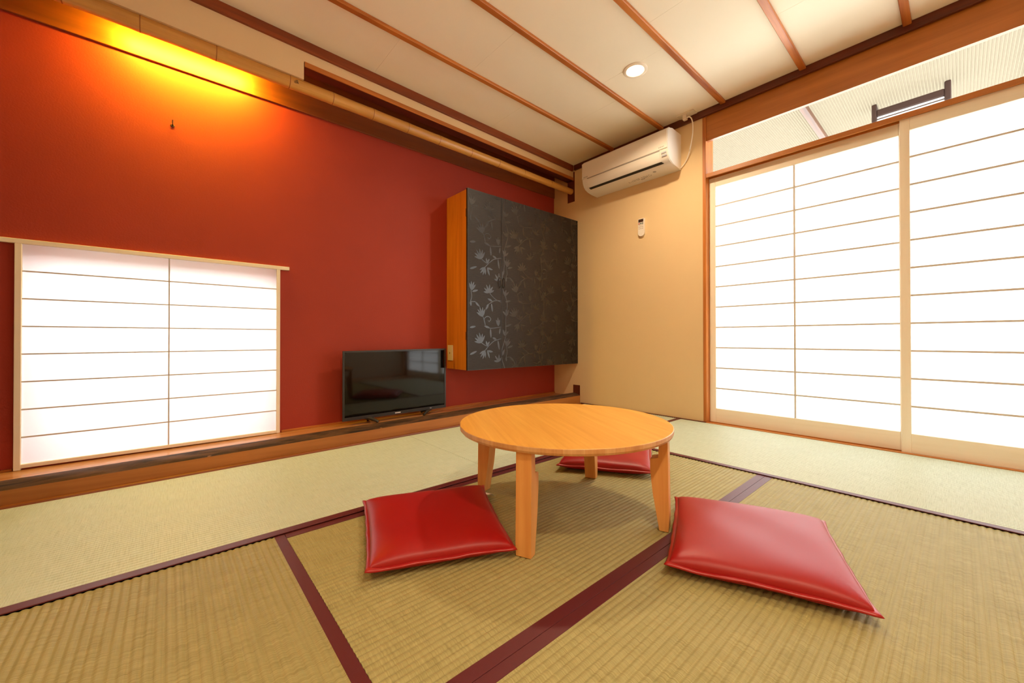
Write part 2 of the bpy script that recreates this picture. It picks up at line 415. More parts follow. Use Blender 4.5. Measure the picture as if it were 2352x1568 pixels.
# ceiling -----------------------------------------------------------------
ceil = struct(MB().box(XR-T, XE+T, YB-T, D+T, ZC+0.008, ZC+0.16).build('ceiling', 'outer'), 'cream papered ceiling with thin wooden battens', 'ceiling')
bx = [-2.445, -1.995, -1.540, -1.086, -0.628, -0.178, 0.272, 0.722, XE]
seams = [YB, -0.9, 0.02, 0.94, 1.86, D]
lampc = (-1.316, 2.125)
for i in range(len(bx)-1):
    for j in range(len(seams)-1):
        sh = 0.22*((i*2) % 3)
        y0 = seams[j]+(sh if 0 < j else 0); y1 = seams[j+1]+(sh if j+1 < len(seams)-1 else 0)
        MB().box(bx[i]+0.0005, bx[i+1]-0.0005, y0+0.0002, min(y1, D)-0.0002, ZC, ZC+0.008, 0.0004).build('ceiling_panel', 'ceiling_paper', ceil)
for x in bx[1:-1]:
    MB().box(x-0.017, x+0.017, YB, D-0.022, ZC-0.019, ZC-0.0003, 0.003).build('ceiling_batten', 'batten', ceil)
struct(MB().box(-2.43, XE, D-0.021, D-0.0003, 2.193, ZC-0.0003, 0.002).build('trim_7', 'batten_x'), 'dark brown ceiling edge strip above the end wall', 'trim')
struct(MB().box(-2.452, -2.433, YL, D-0.022, 2.186, ZC-0.0003, 0.002).map(skew).build('trim_8', 'batten_y'), 'dark brown ceiling edge strip above the alcove front', 'trim')

# red alcove wall with the low window hole ------------------------------
hy0, hy1, hz0, hz1 = -0.474, 0.473, 0.062, 1.010
m = MB().box(XR-T, XR, YB-T, hy0, -0.16, 2.40).box(XR-T, XR, hy1, D, -0.16, 2.40).box(XR-T, XR, hy0, hy1, -0.16, hz0).box(XR-T, XR, hy0, hy1, hz1, 2.40)
struct(m.build('wall_left', 'red_plaster'), 'deep red plaster wall of the shallow alcove', 'wall')
struct(MB().box(XE, XE+T, YB-T, D, -0.16, 2.40).build('wall_right', 'back_wall'), 'plain beige wall on the right side of the room', 'wall')
struct(MB().box(XR, XE, YB-T, YB, -0.16, 2.40).build('wall_back', 'back_wall'), 'plain beige wall behind the viewer', 'wall')
struct(MB().box(XR+0.0005, XL-0.002, -0.74, -0.60, -0.06, ZC-0.02).build('wall_shade_partition', 'stub'), 'unseen partition added to shade the left end of the alcove', 'wall')  # added out of view to keep lamp light off the red wall's left end
# band of wood high on the red wall
struct(MB().box(XR+0.0005, XR+0.011, YL, D-0.001, 2.000, 2.235, 0.002).build('trim_11', 'dark_rail'), 'broad brown wooden band at the top of the red wall', 'trim')
# hanging wall above the alcove front, with its dropped part on the left
YD = 0.552
m = MB().box(-2.475, -2.451, YL, YD, 2.032, ZC-0.0005).box(-2.475, -2.451, YD, D-0.001, 2.1315, ZC-0.0005).map(skew)
struct(m.build('wall_front_alcove', 'cream_plaster'), 'narrow cream plaster strip hanging above the alcove opening', 'wall')
struct(MB().box(-2.4525, -2.446, YD+0.003, D-0.001, 2.1035, 2.131, 0.001).map(skew).build('trim_12', 'frame_y'), 'thin orange-brown front edge of the lintel above the bamboo', 'lintel')
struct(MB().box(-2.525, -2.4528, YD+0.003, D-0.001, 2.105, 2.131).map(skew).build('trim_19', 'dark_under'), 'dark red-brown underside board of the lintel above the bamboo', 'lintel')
# post stubs that show through the plaster
struct(MB().box(-2.523, -2.4365, D-0.0025, D+0.01, 1.905, 2.186).build('trim_13', 'stub'), 'dark brown post stub at the upper end of the bamboo pole', 'post')
struct(MB().box(-2.457, -2.376, D-0.0025, D+0.01, -0.02, 0.162).build('trim_14', 'stub'), 'dark brown post stub at the end of the alcove step', 'post')

# step: kamachi, board, strips --------------------------------------------
step = thing('trim_15', 'long wooden alcove step with a dark bark upper edge', 'step', (-2.40, 0.6, -0.06), None, 'structure')
MB().prism([(-2.375, -0.06), (-2.375, 0.050), (-2.383, 0.053), (-2.470, 0.053), (-2.470, -0.06)], 'y', YL, D-0.003).map(skew_tilt).build('step_face', 'step_face', step)
# bark edge: slightly lumpy chamfer
m = MB(); n = 220
pr = [(-2.3755, 0.0505), (-2.384, 0.0565), (-2.405, 0.0645), (-2.428, 0.0685), (-2.452, 0.0690), (-2.470, 0.0670), (-2.470, 0.0510)]
def barkfn(u, v):
    y = YL+(D-0.003-YL)*u; k = min(int(v*6+1e-6), 5); t = v*6-k; a, b = pr[k], pr[k+1]
    x = a[0]+(b[0]-a[0])*t; z = a[1]+(b[1]-a[1])*t
    w = 0.0018*math.sin(y*23+k*1.3)+0.0012*math.sin(y*61+2.1*k) if 0 < v < 0.8 else 0.0
    return (x + w*0.5, y, z + w)
m.grid(barkfn, n, 6); m.map(skew_tilt).build('bark_edge', 'bark', step, smooth='all')
MB().box(-2.374, -2.3735+0.125, YL, D-0.02, -0.06, -0.012).map(skew).build('floor_strip', 'dark_rail', step)
MB().tube([(-2.356, YL, -0.010), (-2.356, D-0.02, -0.010)], 0.012, 10).map(skew).build('round_strip', 'dark_rail', step, smooth=True)
struct(MB().box(XR+0.0005, -2.470, YL, D-0.001, 0.0, 0.036).map(lambda v: (v.x - (0.02*(v.y-2.88) if v.x > -2.6 else 0), v.y, v.z+0.0068*(v.y+0.45))).build('trim_16', 'step_board'), 'smooth alcove floor board behind the bark edge', 'board')
struct(MB().box(XR+0.0005, XR+0.010, 0.502, D-0.001, 0.0365, 0.0485, 0.001).map(tilt).build('trim_17', 'frame_y'), 'thin wooden strip at the foot of the red wall beside the television', 'trim')
struct(MB().box(XR+0.0005, XR+0.010, YL, -0.500, 0.0365, 0.0455, 0.001).map(tilt).build('trim_18', 'frame_y'), 'thin wooden strip at the foot of the red wall left of the low window', 'trim')

# ------------------------------------------------------------------ shoji
def pane_mesh(w, h, axis):
    me = bpy.data.meshes.new('paper_pane')
    vs = [(-w/2, 0, -h/2), (w/2, 0, -h/2), (w/2, 0, h/2), (-w/2, 0, h/2)]
    if axis == 'y': vs = [(0, a, c) for a, _, c in vs]
    me.from_pydata(vs, [], [(0, 1, 2, 3)]); me.materials.append(M['paper']); return me
def sliding_door(name, label, x0, x1, yf, px0, px1, pz0, pz1, zt, xm):
    th = 0.027; root = thing(name, label, 'paper door', ((x0+x1)/2, yf+th/2, 0.0), None, 'structure')
    z0 = -0.004
    MB().box(x0, px0, yf, yf+th, z0, zt, 0.0015).build('stile', 'pale', root)
    MB().box(px1, x1, yf, yf+th, z0, zt, 0.0015).build('stile', 'pale', root)
    MB().box(px0, px1, yf+0.0005, yf+th-0.0005, z0, pz0, 0.0015).build('bottom_rail', 'pale_h', root)
    MB().box(px0, px1, yf+0.0005, yf+th-0.0005, pz1, zt, 0.0015).build('top_rail', 'pale_h', root)
    zs = [1.5505-0.1453*k for k in range(10)]
    for z in zs: MB().box(px0, px1, yf+0.005, yf+0.0165, z-0.0048, z+0.0048).build('muntin', 'muntin', root)
    MB().box(xm-0.0048, xm+0.0048, yf+0.0045, yf+0.0165, pz0, pz1).build('muntin', 'muntin', root)
    edges = [pz1]+zs+[pz0]
    cache = {}
    for a, b in zip(edges[:-1], edges[1:]):
        for c, d in ((px0, xm), (xm, px1)):
            key = (round(d-c, 4), round(a-b, 4))
            if key not in cache: cache[key] = pane_mesh(d-c, a-b, 'x')
            o = bpy.data.objects.new('paper_pane', cache[key]); COL.objects.link(o); o.parent = root
            o.location = Vector(((c+d)/2, yf+0.0172, (a+b)/2))-ORIG[root.name]
    return root
sliding_door('door_1', 'left sliding paper door, next to the plaster wall', -1.2122, -0.176, D+0.0505, -1.1694, -0.2188, 0.0995, 1.6895, 1.762, -0.6941)
sliding_door('door_2', 'right sliding paper door, overlapping in front, cut by the picture edge', -0.2128, 0.8215, D+0.0145, -0.1745, 0.783, 0.1010, 1.6900, 1.760, 0.304)

# low hanging shoji on the red wall
XW = -2.685
win = thing('window_1', 'low square paper window hanging on the red wall', 'paper window', (XW, 0.0, 0.0375), None, 'structure')
k0, k1 = -0.4955, -0.4755
MB().box(XR+0.001, XW, -0.598, 0.5405, 1.0115, 1.0318, 0.0015).build('top_rail', 'pale_y', win)
MB().box(XR+0.001, XW, k0, k1, 0.037, 1.0113, 0.0012).build('stile', 'pale', win)
MB().box(XR+0.001, XW, 0.4745, 0.4925, 0.0435, 1.0113, 0.0012).build('stile', 'pale', win)
MB().box(XR+0.001, XW-0.001, k1, 0.4745, 0.0445, 0.0608, 0.0012).build('bottom_rail', 'pale_y', win)
wz = [0.8945-0.1197*k for k in range(7)]
for z in wz: MB().box(XW-0.0135, XW-0.006, k1, 0.4745, z-0.0029, z+0.0029).build('muntin', 'muntin', win)
MB().box(XW-0.0135, XW-0.0055, -0.0035, 0.0025, 0.0608, 1.0115).build('muntin', 'muntin', win)
ed = [1.0115]+wz+[0.0608]; cache = {}
for a, b in zip(ed[:-1], ed[1:]):
    for c, d in ((k1, -0.0005), (-0.0005, 0.4745)):
        key = (round(d-c, 4), round(a-b, 4))
        if key not in cache: cache[key] = pane_mesh(d-c, a-b, 'y')
        o = bpy.data.objects.new('paper_pane', cache[key]); COL.objects.link(o); o.parent = win
        o.location = Vector((XW-0.0145, (c+d)/2, (a+b)/2))-ORIG[win.name]

# transom glass
tw = thing('window_2', 'clear glass transom above the paper doors', 'window', (-0.2, D+0.09, 1.781), None, 'structure')
MB().box(XP1, 0.8215, D+0.090, D+0.094, 1.7815, 2.1295).build('glass_pane', 'glass', tw)

# ------------------------------------------------------------------ bamboo pole
bam = thing('bamboo_pole', 'long yellow-brown bamboo pole with ringed joints above the red alcove', 'bamboo pole', (-2.47, 0.6, 1.97))
def bx_(y): return -2.478-0.016*(y-2.88)
def bz_(y): return 2.008
def br_(y): return 0.0345-0.0026*(y)
nodes = [YL, -0.545, -0.33, -0.10, 0.17, 0.488, 0.712, 0.95, 1.185, 1.425, 1.70, 1.97, 2.245, 2.58, D-0.0035]
for a, b in zip(nodes[:-1], nodes[1:]):
    L = b-a; ys = [a+0.0008, a+0.008, a+0.03, a+L/2, b-0.03, b-0.008, b-0.0008]
    rr = [br_(y)*f for y, f in zip(ys, (1.055, 1.03, 1.0, 0.985, 1.0, 1.04, 1.03))]
    MB().tube([(bx_(y), y, bz_(y)-(0.0015 if y > 2 else 0)) for y in ys], rr, 24).build('culm_segment', 'bamboo', bam, smooth=True)
for y in nodes[1:-1]:
    MB().tube([(bx_(y), y-0.003, bz_(y)), (bx_(y), y+0.003, bz_(y))], br_(y)*1.045, 24).build('joint_ring', 'bamboo_node', bam, smooth=True)
# dark scar near the end of the plaster drop
m = MB(); ys = 0.515
for (dy, dz, w, h) in ((0, 0, 0.020, 0.004), (0.002, 0.006, 0.014, 0.003), (0.004, 0.011, 0.008, 0.002), (-0.004, -0.006, 0.013, 0.003), (0.008, -0.004, 0.008, 0.003)):
    zz = dz-0.004; r = br_(ys)*1.004
    xx = bx_(ys)+math.sqrt(max(r*r-zz*zz, 0))
    m.box(xx-0.004, xx+0.0008, ys+dy-w/2, ys+dy+w/2, bz_(ys)+zz-h/2, bz_(ys)+zz+h/2)
m.build('branch_scar', 'bamboo_scar', bam)

# lamp hidden behind the dropped plaster -------------------------------------
cove = thing('cove_lamp', 'warm tube lamp hidden behind the bamboo, lighting the red wall', 'lamp', (-2.56, 0.10, 2.10))
MB().box(-2.640, -2.5805, -0.23, 0.365, 2.108, 2.140, 0.003).box(-2.5845, -2.5805, -0.23, 0.365, 2.060, 2.1075).box(-2.614, -2.585, -0.23, -0.227, 2.076, 2.1075).box(-2.614, -2.585, 0.362, 0.365, 2.076, 2.1075).build('lamp_base', 'ac_white', cove)
MB().tube([(-2.601, -0.16, 2.089), (-2.601, 0.32, 2.089)], 0.011, 14).build('lamp_tube', emit('cove_tube_glow', (1.0, 0.66, 0.03), COVE_W), cove, smooth=True)

# ------------------------------------------------------------------ downlights
def downlight(x, y, label):
    t = thing('downlight', label, 'ceiling light', (x, y, ZC-0.012), 'recessed warm ceiling lights')
    MB().lathe([(0.052, -0.004), (0.054, -0.0065), (0.066, -0.0055), (0.072, -0.002), (0.072, 0.0)], (x, y, ZC-0.0004), 48).build('trim_ring', 'lamp_ring', t, smooth=True)
    MB().lathe([(0.0, -0.0052), (0.030, -0.0052), (0.0515, -0.0042), (0.0515, -0.001)], (x, y, ZC-0.0004), 48).build('diffuser', 'lamp_glow', t, smooth=True)
    ld = bpy.data.lights.new('downlight_beam', 'AREA'); ld.shape = 'DISK'; ld.size = 0.10; ld.energy = LAMP_W; ld.color = WARM; ld.spread = math.radians(150)
    lo = bpy.data.objects.new('downlight_beam', ld); COL.objects.link(lo); lo.parent = t; lo.location = (0, 0, -0.004)
    return t
downlight(lampc[0], lampc[1], 'lit round recessed light in the ceiling near the air conditioner')
downlight(0.38, 0.25, 'round recessed ceiling light above the right mats, outside the picture')
downlight(0.40, -1.20, 'round recessed ceiling light behind the viewer')

# ------------------------------------------------------------------ wall cabinet
CX0, CX1, CYa, CYb, CZ0, CZ1 = XR+0.001, -2.418, 1.642, D-0.002, 0.366, 1.708
cab = thing('wall_cabinet', 'hanging cabinet with dark floral doors and orange wooden side', 'cabinet', (-2.56, 2.26, CZ0))
MB().box(CX0, CX1, CYa, CYb, CZ0, CZ1, 0.001).build('carcass', 'cab_side', cab)
YS = 1.952
# floral motif, read off the left door in units of that door (x 50..325, y 40..1530 from top)
def petal(m, P, L, Wd, ang, x):
    c, s = math.cos(ang), math.sin(ang); k = 7; x = x+nudge()
    L_, R2 = [], []
    for i in range(k+1):
        t = i/k; w = Wd*math.sin(math.pi*min(1, t*0.98+0.01))**0.8*(1-0.25*t)
        L_.append((t*L, w)); R2.append((t*L, -w))
    pts = L_+R2[::-1][1:-1]
    m.poly([(x, P[0]+a*c-b*s, P[1]+a*s+b*c) for a, b in pts])
def stroke(m, pts, wd, x, sub=6):
    # Catmull-Rom flat ribbon
    P = [Vector((p[0], p[1])) for p in pts]; Q = []; x = x+nudge()
    for i in range(len(P)-1):
        p0, p1, p2, p3 = P[max(i-1, 0)], P[i], P[i+1], P[min(i+2, len(P)-1)]
        for k in range(sub):
            t = k/sub; Q.append(0.5*((2*p1)+(p2-p0)*t+(2*p0-5*p1+4*p2-p3)*t*t+(-p0+3*p1-3*p2+p3)*t*t*t))
    Q.append(P[-1]); prev = None
    for i, q in enumerate(Q):
        d = (Q[min(i+1, len(Q)-1)]-Q[max(i-1, 0)]); d = d.normalized() if d.length > 0 else Vector((1, 0)); n = Vector((-d.y, d.x))*wd/2
        a = m.bm.verts.new((x, q.x+n.x, q.y+n.y)); b = m.bm.verts.new((x, q.x-n.x, q.y-n.y))
        if prev: m.bm.faces.new((prev[0], a, b, prev[1]))
        prev = (a, b)
def motif(m, y_off, z_off, mir, x):
    def C(p):
        u = (p[0]-50)/275.0*0.318; v = (1530-p[1])*0.000897
        return (y_off+(u if not mir else 0.318-u), CZ0+v+z_off)
    def A(a): a = math.radians(a); return a if not mir else math.pi-a
    S = lambda *p: stroke(m, [C(q) for q in p], 0.0058, x)
    def F(p, ang, size=0.05, n=5, spread=110):
        for i in range(n):
            a = ang-spread/2+spread*i/(n-1); f = 1-0.22*abs(i-(n-1)/2)/((n-1)/2)
            petal(m, C(p), 1.22*size*f, 0.0088, A(a), x)
    def Lf(p, ang, L=0.045, w=0.0092): petal(m, C(p), 1.15*L, w, A(ang), x)
    F((222, 878), 100, 0.058, 6, 150); S((225, 880), (270, 925), (330, 955))
    S((330, 938), (270, 942), (232, 965), (200, 990)); Lf((250, 948), 160); Lf((218, 978), 235, 0.048); Lf((240, 965), 280, 0.06)
    F((168, 1085), 110, 0.068, 5, 80); S((172, 1085), (184, 1125), (190, 1155))
    S((188, 1150), (182, 1100), (212, 1080), (235, 1100), (222, 1122), (212, 1112))
    S((185, 1162), (232, 1180), (325, 1168)); Lf((228, 1178), 165, 0.05); Lf((232, 1182), 275, 0.065); F((300, 1160), 95, 0.058, 3, 40); Lf((308, 1232), 80, 0.045)
    F((158, 1305), 115, 0.07, 6, 110); S((160, 1305), (210, 1332), (262, 1290), (330, 1268)); F((205, 1330), 80, 0.042, 2, 50); Lf((285, 1278), 160, 0.038); Lf((295, 1280), 280, 0.07)
    S((215, 1335), (185, 1372)); F((188, 1370), 240, 0.06, 4, 70); Lf((205, 1365), 290, 0.06); Lf((205, 1372), 350, 0.05)
    S((72, 965), (82, 920), (76, 870)); F((80, 870), 80, 0.062, 4, 60); Lf((85, 880), 15, 0.05); S((70, 965), (110, 962)); Lf((108, 962), 320, 0.05); Lf((72, 962), 280, 0.03)
    Lf((66, 1178), 10, 0.05); Lf((66, 1400), 20, 0.062); F((305, 1470), 110, 0.055, 4, 120)
def main_stem(m, y, x):
    pts = [(y+0.022*math.sin(z*10.0)+0.012*math.sin(z*23), z) for z in [CZ0-0.05+0.055*i for i in range(27)]]
    stroke(m, pts, 0.008, x)
    for i, z in enumerate([CZ0+0.1+0.157*k for k in range(9)]):
        s = 1 if i % 2 else -1
        for a in (40, 75, 110): petal(m, (y+0.022*math.sin(z*10.0), z), 0.055, 0.009, math.radians(a) if s > 0 else math.radians(180-a), x)
XD = CX1+0.0175       # door face
def make_door(y0, y1, tiles, stems, hy):
    d = MB().box(CX1+0.0005, XD, y0, y1, CZ0, CZ1, 0.0008).build('door', 'door', cab)
    ORIG[d.name] = ORIG[cab.name]
    e = 0.0022
    MB().box(XD-0.001, XD+0.0006, y0, y0+e, CZ0, CZ1).box(XD-0.001, XD+0.0006, y1-e, y1, CZ0, CZ1).box(XD-0.001, XD+0.0006, y0+e, y1-e, CZ0, CZ0+e).box(XD-0.001, XD+0.0006, y0+e, y1-e, CZ1-e, CZ1).build('edge_band', 'door_edge', d)
    m = MB()
    for yo, zo, mir in tiles: motif(m, yo, zo, mir, XD+0.0004)
    for y in stems: main_stem(m, y, XD+0.00045)
    bm = m.bm
    for co, no in (((0, y0+0.003, 0), (0, -1, 0)), ((0, y1-0.003, 0), (0, 1, 0)), ((0, 0, CZ0+0.003), (0, 0, -1)), ((0, 0, CZ1-0.003), (0, 0, 1))):
        bmesh.ops.bisect_plane(bm, geom=bm.verts[:]+bm.edges[:]+bm.faces[:], plane_co=co, plane_no=no, clear_outer=True)
    for f in bm.faces:
        f.normal_update()
        if f.normal.x < 0: f.normal_flip()
    o = m.build('floral_print', 'floral', d, normals=False); o['kind'] = 'stuff'
    h = MB(); zc = 1.037; pts = []
    for i in range(13):
        t = -1+i/6.0; pts.append((XD+0.003+0.020*(1-t*t), hy, zc+0.042*t))
    h.tube(pts, [0.0028+0.0022*(1-(-1+i/6.0)**2) for i in range(13)], 10)
    h.lathe([(0.006, 0), (0.006, 0.002), (0.004, 0.004)], (XD+0.0006, hy, zc+0.042), 12, 'x').lathe([(0.006, 0), (0.006, 0.002), (0.004, 0.004)], (XD+0.0006, hy, zc-0.042), 12, 'x')
    h.build('handle', 'pewter', d, smooth=True)
    return d
P_ = 0.632
make_door(CYa-0.010, YS-0.0022, [(1.632, 0, False), (1.632, P_, False), (1.632, 2*P_, False)], [], YS-0.020)
tl = []
for i, yo in enumerate((1.972, 2.30, 2.63)):
    for k in (-1, 0, 1, 2): tl.append((yo, k*P_+(0.21, 0.43, 0.08)[i], i == 1))
make_door(YS+0.0022, CYb, tl, [1.985, 2.40, 2.80], YS+0.020)
for z in (1.53, 0.62):
    MB().box(CX1-0.004, CX1+0.010, CYa-0.0115, CYa-0.0005, z-0.03, z+0.03, 0.001).build('hinge', 'door_edge', cab)
# socket plate on the cabinet side
so = thing('aerial_socket', 'small beige socket plate on the orange cabinet side', 'socket', (-2.645, CYa-0.004, 0.43))
MB().box(-2.679, -2.611, CYa-0.0075, CYa-0.0004, 0.431, 0.550, 0.002, 2).build('plate', 'outlet', so)
MB().box(-2.655, -2.637, CYa-0.0083, CYa-0.0073, 0.476, 0.502, 0.0006).build('insert', 'outlet', so)
MB().box(-2.650, -2.643, CYa-0.0088, CYa-0.0080, 0.482, 0.496).build('hole', 'black', so)

# ------------------------------------------------------------------ television
XT = -2.592
ty0, ty1, tz0, tz1 = 0.8165, 1.5640, 0.0795, 0.5245
ZB = 0.0475      # board height below the set
tv = thing('television', 'black flat-screen television standing on the alcove board', 'television', (XT-0.03, 1.19, ZB))
def tvz(v): return (v.x, v.y, v.z+0.0065*(v.y-1.19))
MB().box(XT-0.045, XT-0.012, ty0+0.045, ty1-0.045, tz0+0.004, tz1-0.03, 0.004, 2).box(XT-0.012, XT-0.002, ty0+0.004, ty1-0.004, tz0+0.004, tz1-0.002, 0.004, 2).map(tvz).build('housing', 'tv_body', tv)
m = MB(); bz, bs = 0.0125, 0.013
m.box(XT-0.002, XT+0.004, ty0, ty0+bs, tz0, tz1, 0.001).box(XT-0.002, XT+0.004, ty1-bs, ty1, tz0, tz1, 0.001)
m.box(XT-0.002, XT+0.004, ty0+bs, ty1-bs, tz1-bz, tz1, 0.001).box(XT-0.002, XT+0.004, ty0+bs, ty1-bs, tz0, tz0+0.021, 0.001)
m.map(tvz).build('bezel', 'tv_body', tv)
MB().box(XT-0.002, XT+0.001, ty0+bs, ty1-bs, tz0+0.021, tz1-bz).map(tvz).build('screen', 'tv_screen', tv)
m = MB(); y = 1.163
for w in (0.005, 0.006, 0.005, 0.006, 0.005, 0.006):
    m.box(XT+0.004, XT+0.0046, y, y+w, tz0+0.0075, tz0+0.0145); y += w+0.0012
m.map(tvz).build('maker_mark', 'white_print', tv)
m = MB(); y = 1.428
for w in (0.004, 0.004, 0.004): m.box(XT+0.004, XT+0.0046, y, y+w, tz0+0.009, tz0+0.014); y += w+0.001
m.map(tvz).build('small_mark', 'silver_print', tv)
def foot(y, s):
    m = MB()
    for d in (1, -1):
        x_end, y_end = XT-0.02+d*(0.062 if d > 0 else 0.052), y+s*(0.065 if s > 0 else 0.095)*(1 if d > 0 else 0.6)
        pts = []
        for i in range(8):
            t = i/7; pts.append((XT-0.02+(x_end-XT+0.02)*t, y+(y_end-y)*t, ZB+0.0065*(y-1.19)+0.0065+0.033*(1-t)**0.7))
        m.tube(pts, [0.0135-0.005*i/7 for i in range(8)], 10)
    return m.build('foot', 'tv_foot', tv, smooth=True)
foot(0.965, 1); foot(1.455, -1)

# ------------------------------------------------------------------ air conditioner
AX0, AX1 = -2.177, -1.395
ac = thing('air_conditioner', 'white wall-mounted air conditioner under the ceiling', 'air conditioner', ((AX0+AX1)/2, 2.78, 1.868))
prof = [(D-0.001, 2.137), (2.745, 2.137), (2.700, 2.130), (2.682, 2.118), (2.674, 2.104), (2.672, 1.968), (2.679, 1.938), (2.692, 1.912), (2.712, 1.893), (2.745, 1.880), (2.80, 1.874), (D-0.001, 1.868)]
m = MB().prism(prof, 'x', AX0, AX1)
bmesh.ops.bevel(m.bm, geom=[e for e in m.bm.edges if abs(e.verts[0].co.x-e.verts[1].co.x) < 1e-6 and min(e.verts[0].co.y, e.verts[1].co.y) < 2.87], offset=0.004, segments=2, affect='EDGES')
m.build('casing', 'ac_white', ac, smooth=True)
# front panel, upper, sits a little proud, with a shadow gap under it
MB().box(AX0+0.0015, AX1-0.0015, 2.6665, 2.6725, 1.973, 2.106, 0.0018).build('front_panel', 'ac_white', ac)
# air flap (curved) with the dark slot below
m = MB(); fl = [(2.6695, 1.964), (2.6700, 1.950), (2.6745, 1.930), (2.683, 1.911), (2.696, 1.896)]
fx0, fx1 = AX0+0.056, AX1-0.062
m.grid(lambda u, v: (fx0+(fx1-fx0)*u, *[(lambda k, t: (fl[k][0]+(fl[k+1][0]-fl[k][0])*t, fl[k][1]+(fl[k+1][1]-fl[k][1])*t))(min(int(v*4+1e-6), 3), v*4-min(int(v*4+1e-6), 3))][0]), 1, 4)
m.build('air_flap', 'ac_white', ac, smooth='all', normals=False)
MB().box(fx0, fx1, 2.6690, 2.6735, 1.9655, 1.9725).build('panel_gap', 'ac_grey', ac)
m = MB(); sl = [(2.6955, 1.8962), (2.7205, 1.8870)]
m.poly([(fx0, sl[0][0], sl[0][1]-0.0015), (fx1, sl[0][0], sl[0][1]-0.0015), (fx1+0.012, sl[1][0], sl[1][1]-0.0006), (fx0+0.012-0.012, sl[1][0], sl[1][1]-0.0006)])
m.build('outlet_slot', 'black', ac)
def text_mesh(body, size, name, mat, parent, loc, rot, shear=0):
    c = bpy.data.curves.new(name, 'FONT'); c.body = body; c.size = size; c.align_x = 'LEFT'; c.extrude = 0.0002
    t = bpy.data.objects.new(name+'_src', c); COL.objects.link(t)
    me = bpy.data.meshes.new_from_object(t); bpy.data.objects.remove(t); bpy.data.curves.remove(c)
    me.materials.append(M[mat]); o = bpy.data.objects.new(name, me); COL.objects.link(o)
    o.parent = parent; o.location = Vector(loc)-ORIG[parent.name]; o.rotation_euler = rot; return o
text_mesh('HITACHI', 0.0115, 'maker_mark', 'ink', ac, (-2.158, 2.6663, 1.9805), (math.pi/2, 0, 0))
m = MB()
for i in range(6): m.box(-1.462+i*0.0075, -1.4565+i*0.0075, 2.6658, 2.6664, 1.986+(0.0015 if i % 2 else 0), 1.992)
m.build('side_mark', 'ac_grey', ac)
# stickers on the underside
def under(y): # underside height
    a = [(2.712, 1.893), (2.745, 1.880), (2.80, 1.874), (2.88, 1.868)]
    for (p, q), (r, s) in zip(a[:-1], a[1:]):
        if p <= y <= r: return q+(s-q)*(y-p)/(r-p)
    return 1.868
m = MB(); rnd = random.Random(3)
for i in range(14):
    for j in range(3):
        x = -1.80+i*0.0150; y = 2.790+j*0.011
        if rnd.random() < 0.25: continue
        w = 0.004+0.008*rnd.random(); m.box(x, x+w, y, y+0.0055, under(y)-0.0012, under(y)-0.0004)
m.build('notice_print', 'ac_grey', ac)
m = MB()
for x, w in ((-1.695, 0.010), (-1.680, 0.013)): m.box(x, x+w, 2.822, 2.828, under(2.825)-0.0016, under(2.825)-0.0008)
m.build('notice_mark', 'ink', ac)
m = MB().lathe([(0.013, 0), (0.013, -0.0008), (0.0, -0.0008)], (-1.555, 2.776, under(2.776)-0.0006), 20)
m.build('round_mark', 'ac_grey', ac)
m = MB()
for z, h_, in ((1.948, 0.010), (1.930, 0.012)):
    m.box(AX1-0.050, AX1-0.012, 2.672-0.0016+(1.955-z)*0.35, 2.684, z-h_/2, z+h_/2)
m.build('side_label', 'silver_print', ac)
# cord from the casing up to the ceiling outlet
pts = [(-1.394, 2.868, 1.880), (-1.375, 2.872, 1.896), (-1.350, 2.870, 1.925), (-1.322, 2.858, 1.975), (-1.300, 2.842, 2.035), (-1.284, 2.828, 2.095), (-1.279, 2.818, 2.145), (-1.284, 2.812, 2.182), (-1.298, 2.812, 2.203), (-1.316, 2.818, 2.209), (-1.330, 2.822, 2.210)]
def smooth_pts(P, sub=4):
    P = [Vector(p) for p in P]; Q = []
    for i in range(len(P)-1):
        p0, p1, p2, p3 = P[max(i-1, 0)], P[i], P[i+1], P[min(i+2, len(P)-1)]
        for k in range(sub):
            t = k/sub; Q.append(0.5*((2*p1)+(p2-p0)*t+(2*p0-5*p1+4*p2-p3)*t*t+(-p0+3*p1-3*p2+p3)*t*t*t))
    return Q+[P[-1]]
MB().tube(smooth_pts(pts), 0.0042, 8).build('power_cord', 'cord', ac, smooth=True)
MB().box(-1.350, -1.322, 2.806, 2.834, 2.198, 2.2335, 0.004, 2).build('plug', 'cord', ac)
ol = thing('ceiling_outlet', 'cream outlet plate on the ceiling beside the air conditioner', 'outlet', (-1.325, 2.825, ZC-0.006))
MB().box(-1.387, -1.264, 2.792, 2.858, ZC-0.0065, ZC-0.0003, 0.0015, 2).build('plate', 'outlet', ol)
MB().box(-1.352, -1.300, 2.806, 2.844, ZC-0.0080, ZC-0.0062, 0.0006).build('socket', 'outlet', ol)

